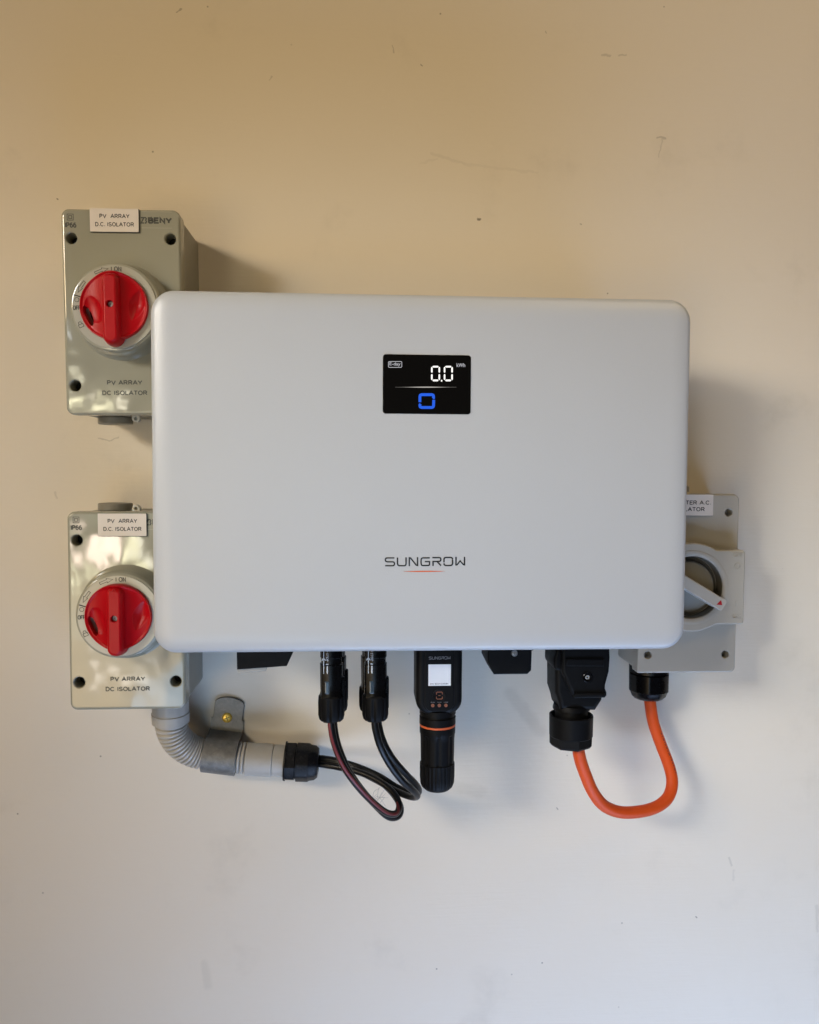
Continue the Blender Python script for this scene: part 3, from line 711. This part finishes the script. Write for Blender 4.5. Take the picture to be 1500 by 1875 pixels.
obj('latch_ridge', loc_slab([zz(420, 360, .112), zz(1040, 360, .112), zz(1040, 240, .112), zz(420, 240, .112)], .109, .1120, .0008, 2), 'black', la)
c = zz(775, 545, .112)
obj('screw_ring', lathe((c[0], -(.1095-.085), c[1]), (0, -1, 0), [(0, .0042), (.0018, .0042), (.0022, .0036), (.0020, .0024), (.0004, .0022)], 32), 'blackgloss', la)
obj('screw', lathe((c[0], -(.1098-.085), c[1]), (0, -1, 0), [(0, .0019), (.0009, .0019), (.0012, .0012), (.0007, .0007)], 16), 'chassis', la)
obj('lower_lip', loc_slab([zz(545, 880, .112), zz(1030, 872, .112), zz(1065, 820, .112), zz(1030, 790, .112), zz(560, 800, .112)], .1085, .1125, .0012, 2), 'black', la)
obj('neck', lathe((0, 0, -.0770), (0, 0, -1), [(0, .0150), (.003, .0158), (.0042, .0158), (.0046, .0140), (.0120, .0140)], 48), 'black', acp)
nut = obj('collar_nut', lathe((0, 0, -.0860), (0, 0, -1), [(.010, .0140), (.0005, .0168), (0, .0180), (.0006, .0187), (.0180, .0185), (.0188, .0178), (.0188, .010)], 72, poly_mod(14, .75), capends=False), 'black', acp)
obj('hex_nut', lathe((0, 0, -.1040), (0, 0, -1), [(0, .0168), (.0075, .0166), (.0095, .0152), (.0098, .0070)], 48, poly_mod(7, 0, .35), capends=False), 'black', nut)

# ------------------------------------------------------------------ dongle
dg = thing('communication_dongle', 'black stick module with white sticker and orange ring plugged in below the inverter', 'dongle', (.0157, -.098, -.135))
def dloc(x0, x1, z0, z1, r, n=8): return rrect(x0, x1, z0, z1, r, n)
db = obj('dongle_body', slab(dloc(-.0191, .0191, -.0632, .010, (.012, .002, .002, .012), 10), -.018, .0120, .0045, 5), 'black', dg)
fp = obj('face_panel', slab(dloc(-.0122, .0122, -.0600, -.0012, (.007, .005, .005, .007), 8), .0105, .0126, .0006, 2), 'black', dg)
dz = .01262
gx = lambda p: ((p[0]-740)/1105*.0176, -.0158-.0031*1.0+(-(p[1]-212))/125*.0024+.0035)
obj('lettering', strokes([[gx(p) for p in g] for g in GLYPH], .00042, dz-.0003, dz+.0001), 'dimink', fp, smooth=False)
st = obj('sticker', slab(rrect(-.0092, .0093, -.0384, -.0207, .0002, 2), dz-.0002, dz+.0001), 'sticker', dg, smooth=False)
text('serial_lettering', 'S/N: B23A1530284', -.0078, .0072, -.0374, -.0361, dz+.0001, 'ink', st, thick=.00006)
ci = circ(0, -.0465, .0052, 32); ci += ci[:2]
obj('button', lathe((0, -dz, -.0465), (0, -1, 0), [(-.0005, .0054), (.0002, .0054), (.0004, .0050), (.0002, .0046), (.0002, .001)], 40), 'black', fp)
bo = [(-.0024, -.0456), (-.0024, -.0442), (-.0018, -.0436), (.0018, -.0436), (.0024, -.0442), (.0024, -.0456)]
bo2 = [(x, -.0930-z) for x, z in bo]
obj('button_mark', strokes([bo, bo2, [(-.0008, -.0465), (.0008, -.0465)]], .00055, dz, dz+.0004), 'dimorange', fp, smooth=False)
for k, s in enumerate(('RUN', 'WLAN', 'LAN')):
    x = (-.0054, 0, .0054)[k]
    text('indicator_lettering', s, x-.0016, x+.0016, -.0527, -.0517, dz, 'dimink', fp, thick=.00006)
    obj('indicator_light', lathe((x, -dz, -.0548), (0, -1, 0), [(-.0004, .0014), (.0002, .0014), (.0003, .0010), (.0001, .0004)], 20), 'dimorange', fp)
NZ = (0, 0, -1)
obj('neck', lathe((0, .002, -.0610), NZ, [(0, .0152), (.004, .0152), (.0042, .0143), (.0065, .0143), (.0067, .0152), (.0125, .0152), (.0130, .0146)], 56), 'black', dg)
obj('seal_ring', lathe((0, .002, -.0738), NZ, [(0, .0146), (.0002, .0151), (.0017, .0151), (.0019, .0146)], 56, capends=False), 'orangering', dg)
def petals(a, t): return 1 - .06*max(0, math.cos(8*a))**2*(1 if t > .007 else 0)
obj('sleeve', lathe((0, .002, -.0754), NZ, [(0, .0149), (.003, .0150), (.0062, .0149), (.0072, .0146), (.012, .0143), (.0240, .0141), (.0330, .0139)], 96, petals), 'black', dg)
def ribs(a, t): return 1 - .035*(0.5+0.5*math.cos(28*a))*(1 if .0015 < t < .019 else 0)
obj('end_cap', lathe((0, .002, -.1068), NZ, [(0, .0138), (.0006, .0146), (.0020, .0147), (.0120, .0146), (.0175, .0142), (.0205, .0130), (.0228, .0106), (.0234, .0070), (.0234, .002)], 168, ribs), 'black', dg)

# ------------------------------------------------------------------ solar connectors
def connector(x, y, lab, prints):
    t = thing('solar_connector', lab, 'connector', (x, y, -.134), 0, 'black solar connectors under the inverter')
    out = lambda a, t_: 1.0
    prof_ = [(-.010, .0088), (.0020, .0088), (.0120, .0090), (.0125, .0083), (.0172, .0083), (.0177, .0092), (.0250, .0092), (.0330, .0091), (.0405, .0088), (.0425, .0094), (.0445, .0094)]
    b = obj('connector_body', lathe((0, 0, 0), NZ, prof_, 48, poly_mod(4, .62, PI/4)), 'blackgloss', t)
    obj('locking_arm', slab(rrect(.0080, .0108, -.0545, -.0290, .0014, 4), -.0035, .0035, .0008, 2), 'black', t)
    obj('window', slab(rrect(-.0050, -.0010, -.0405, -.0300, .0010, 4), .0060, .0092, .0008, 2), 'smoke', b)
    def lob(a, tt): return 1 - .10*max(0, math.cos(7*a+.6))**2*(1 if .003 < tt else 0)
    obj('gland_nut', lathe((0, 0, -.0425), NZ, [(0, .0092), (.0015, .0104), (.0060, .0107), (.0165, .0106), (.0200, .0098), (.0216, .0082), (.0219, .0030)], 84, lob), 'black', t)
    if prints:
        dp = .0092
        obj('arrow_print', strokes([[(-.0058, -.003), (-.0058, -.0240)], [(-.0072, -.0135), (-.0058, -.0115), (-.0044, -.0135)], [(-.0030, -.003), (-.0030, -.0065)], [(-.0041, -.0165), (-.0020, -.0165)], ], .0005, dp-.0020, dp+.0002), 'whiteink', b, smooth=False)
        obj('arrow_print', strokes([[(-.0030, -.0180), (-.0030, -.0225)]], .0010, dp-.002, dp+.0002), 'whiteink', b, smooth=False)
        obj('arrow_print', flat([[(-.0030, -.0245), (-.0022, -.0222), (-.0038, -.0222)]], dp-.002, dp+.0002), 'whiteink', b, smooth=False)
        text('lettering', 'STOP', -.0030-.0033, -.0030+.0033, -.0108-.0009, -.0108+.0009, dp+.0001, 'whiteink', b, rot=-PI/2, bold=.01)
    return t
connector(-.0722, -.1200, 'front black connector, nearest the conduit, with a red-striped cable hanging from it', True)
connector(-.0370, -.1200, 'front black connector beside the stick module, with plain black cable', True)
connector(-.0700, -.0950, 'rear black connector hidden behind the one with the red-striped cable', False)
connector(-.0395, -.0950, 'rear black connector hidden behind the one beside the stick module', False)

def cable(pts, lab, red=False):
    path = spline([at(*p) for p in pts], .0018)
    o = obj('solar_cable', sweep(path, .0029, 16), 'cable')
    tag(o, lab, 'cable', 'black cables looping from the connectors to the conduit')
    if red:
        n = len(path); k = int(n*.60); off = []
        for i, p in enumerate(path[:k]):
            tn = (path[min(i+1, n-1)]-path[max(i-1, 0)]).normalized()
            # the stripe lies on the upper, camera-facing flank and slowly wraps
            f = i/k; side = Vector((0, -1, 0)).cross(tn).normalized()
            s = 0.80 - 1.20*min(1, f*2.2)
            nn = (Vector((0, -1, 0))*math.sqrt(max(0, 1-s*s)) + side*s*-1).normalized()
            nn = (nn - tn*nn.dot(tn)).normalized()
            off.append(p + nn*.00175)
        obj('red_stripe', sweep(off, .00158, 12), 'redline', o)
    return o
cable([(607, 1308, .120), (607, 1330, .120), (613, 1362, .119), (629, 1402, .115), (653, 1437, .108), (682, 1468, .096), (708, 1488, .084), (726, 1489, .076), (731, 1473, .068), (719, 1450, .058), (692, 1429, .046), (655, 1413, .034), (615, 1404, .024), (578, 1398, .019)],
      'black cable with a dull red stripe, hanging lowest of the loops', True)
cable([(611, 1306, .095), (612, 1330, .096), (619, 1365, .097), (637, 1408, .095), (661, 1444, .089), (688, 1475, .080), (712, 1496, .070), (730, 1494, .062), (733, 1476, .055), (717, 1450, .046), (688, 1425, .036), (652, 1406, .026), (615, 1396, .019), (578, 1391, .016)],
      'plain black cable running alongside the red-striped one')
cable([(686, 1308, .120), (687, 1330, .120), (695, 1362, .118), (711, 1395, .112), (735, 1428, .102), (757, 1448, .090), (764, 1458, .078), (752, 1459, .064), (726, 1449, .052), (690, 1429, .038), (650, 1410, .026), (612, 1400, .019), (578, 1394, .017)],
      'black cable from the front right connector, inner strand of its loop')
cable([(692, 1306, .095), (694, 1330, .096), (703, 1360, .096), (720, 1390, .092), (744, 1418, .084), (762, 1437, .074), (767, 1450, .064), (755, 1453, .054), (728, 1442, .044), (692, 1420, .034), (652, 1403, .025), (612, 1392, .018), (578, 1387, .015)],
      'black cable from the rear right connector, outermost strand of its loop')

# ------------------------------------------------------------------ conduit
cd = thing('flexible_conduit', 'grey corrugated conduit bending from the lower left isolator to a black gland', 'conduit', at(312, 1310, 0))
inv_m = Matrix.Translation(-at(312, 1310, 0))
def C(px, py, d): return at(px, py, d) - at(312, 1310, 0)
top = at(312, 1299, .036); top.z = -.1985; top = top - at(312, 1310, 0)
pc_ = C(313, 1322, .034)
ad = obj('box_adaptor', lathe(top, pc_-top, [(0, .0160), ((pc_-top).length-.0090, .0160), ((pc_-top).length-.0088, .0166), ((pc_-top).length-.0004, .0164), ((pc_-top).length, .0155)], 48, poly_mod(12, .6)), 'conduit', cd)
hose = spline([C(313, 1318, .034), C(315, 1334, .032), C(325, 1354, .028), (C(343, 1370, .023)), C(366, 1379, .019), C(395, 1383, .0175), C(425, 1386, .0175), C(456, 1389, .0175)], .0004)
def corr(s):
    p = (s/.0036) % 1.0
    return .0142 - .0021*(max(0, math.cos(2*PI*p)))**1.3
obj('corrugated_hose', sweep(hose, corr, 32), 'conduit', cd, sharp=60)
A = C(451, 1389.5, .0178); B = C(522, 1393.5, .0178); ax = B-A; ln_ = ax.length
f1 = ln_*.69
obj('coupling', lathe(A, ax, [(0, .0135), (.0003, .0148), (f1-.0006, .0148), (f1, .0142), (f1+.0002, .0139), (f1+.0006, .0143), (ln_+.002, .0143)], 48, poly_mod(16, .7)), 'conduit', cd)
G = C(521, 1393.5, .0180); ax2 = C(586, 1396.5, .0185)-G
gb = obj('gland', lathe(G, ax2, [(0, .0150), (.0004, .0176), (.0015, .0178), (.0017, .0165), (.0100, .0165), (.0102, .0155), (.0120, .0155)], 56, poly_mod(8, .3)), 'dusty', cd)
obj('gland_nut', lathe(G, ax2, [(.0112, .0160), (.0116, .0172), (.0225, .0170), (.0240, .0160), (.0285, .0152), (.0312, .0130), (.0318, .0095), (.0310, .0060)], 64, poly_mod(9, .35)), 'dusty', gb)

sd = thing('saddle_clip', 'dull galvanised metal saddle clip holding the conduit to the wall', 'clip', at(404, 1384, .0178)+Vector((0, .0178, 0)), math.radians(8.0))
tabp = [(-.0138, .0150), (.0138, .0150), (.0138, .0440)] + [(.0138*math.cos(PI*k/14)*(1 if 0 < k < 14 else .97), .0445+.0062*math.sin(PI*k/14)) for k in range(15)] + [(-.0138, .0440)]
tb = obj('tab', slab(tabp, .0005, .0028, .0004, 2), 'galv', sd)
bm = bmesh.new(); prof_in = []; prof_out = []
for k in range(25):
    a = math.radians(100-200*k/24)
    prof_out.append((.0170+.0164*math.cos(a), .0166*math.sin(a)))
prof_out = [(.0028, .0300), (.0029, .0190)] + [(max(.0032, d_), z_) for d_, z_ in prof_out] + [(.0010, -.0150)]
def shell(off):
    out = []
    for i, (d_, z_) in enumerate(prof_out):
        a = Vector(prof_out[max(0, i-1)]); b2 = Vector(prof_out[min(len(prof_out)-1, i+1)]); tn = (b2-a).normalized(); nrm = Vector((tn.y, -tn.x))
        out.append((d_+nrm.x*off, z_+nrm.y*off))
    return out
o1, i1 = prof_out, shell(.0016)
sect = o1 + i1[::-1]
Rg = rings(bm, [[(-.0152, -d_, z_) for d_, z_ in sect], [(.0152, -d_, z_) for d_, z_ in sect]])
for r_ in Rg:
    n = len(o1)
    for i in range(n-1): bm.faces.new((r_[i], r_[i+1], r_[2*n-2-i], r_[2*n-1-i]))
obj('band', bm, 'galv', sd, sharp=40)
scw = thing('brass_screw', 'small bright brass cross-head screw in the saddle clip', 'screw', at(416, 1314, .0028))
hd_ = obj('screw_head', lathe((0, 0.0006, 0), (0, -1, 0), [(0, .0046), (.0012, .0047), (.0018, .0042), (.0022, .0030), (.0023, .0004)], 32), 'brass', scw)
cr = strokes([rotpts([(-.0024, 0), (.0024, 0)], .35), rotpts([(0, -.0024), (0, .0024)], .35)], .0008, .0010, .00176)
obj('cross_slot', cr, 'dark', scw, smooth=False)

# ------------------------------------------------------------------ cobweb hairs in the cable loop
bm = bmesh.new()
for k in range(9):
    a = at(690+random.uniform(-8, 10), 1466+random.uniform(-6, 8), .05); b2 = at(688+random.uniform(-2, 30), 1442+random.uniform(-4, 36), .045+random.uniform(-.01, .01))
    mid = (a+b2)/2 + Vector((random.uniform(-.006, .006), 0, random.uniform(-.006, .006)))
    sweep(spline([a, mid, b2], .002), .00012, 4, bm)
tag(obj('cobweb', bm, 'web'), 'fine cobweb hairs inside the lowest cable loop', 'cobweb', kind='stuff')
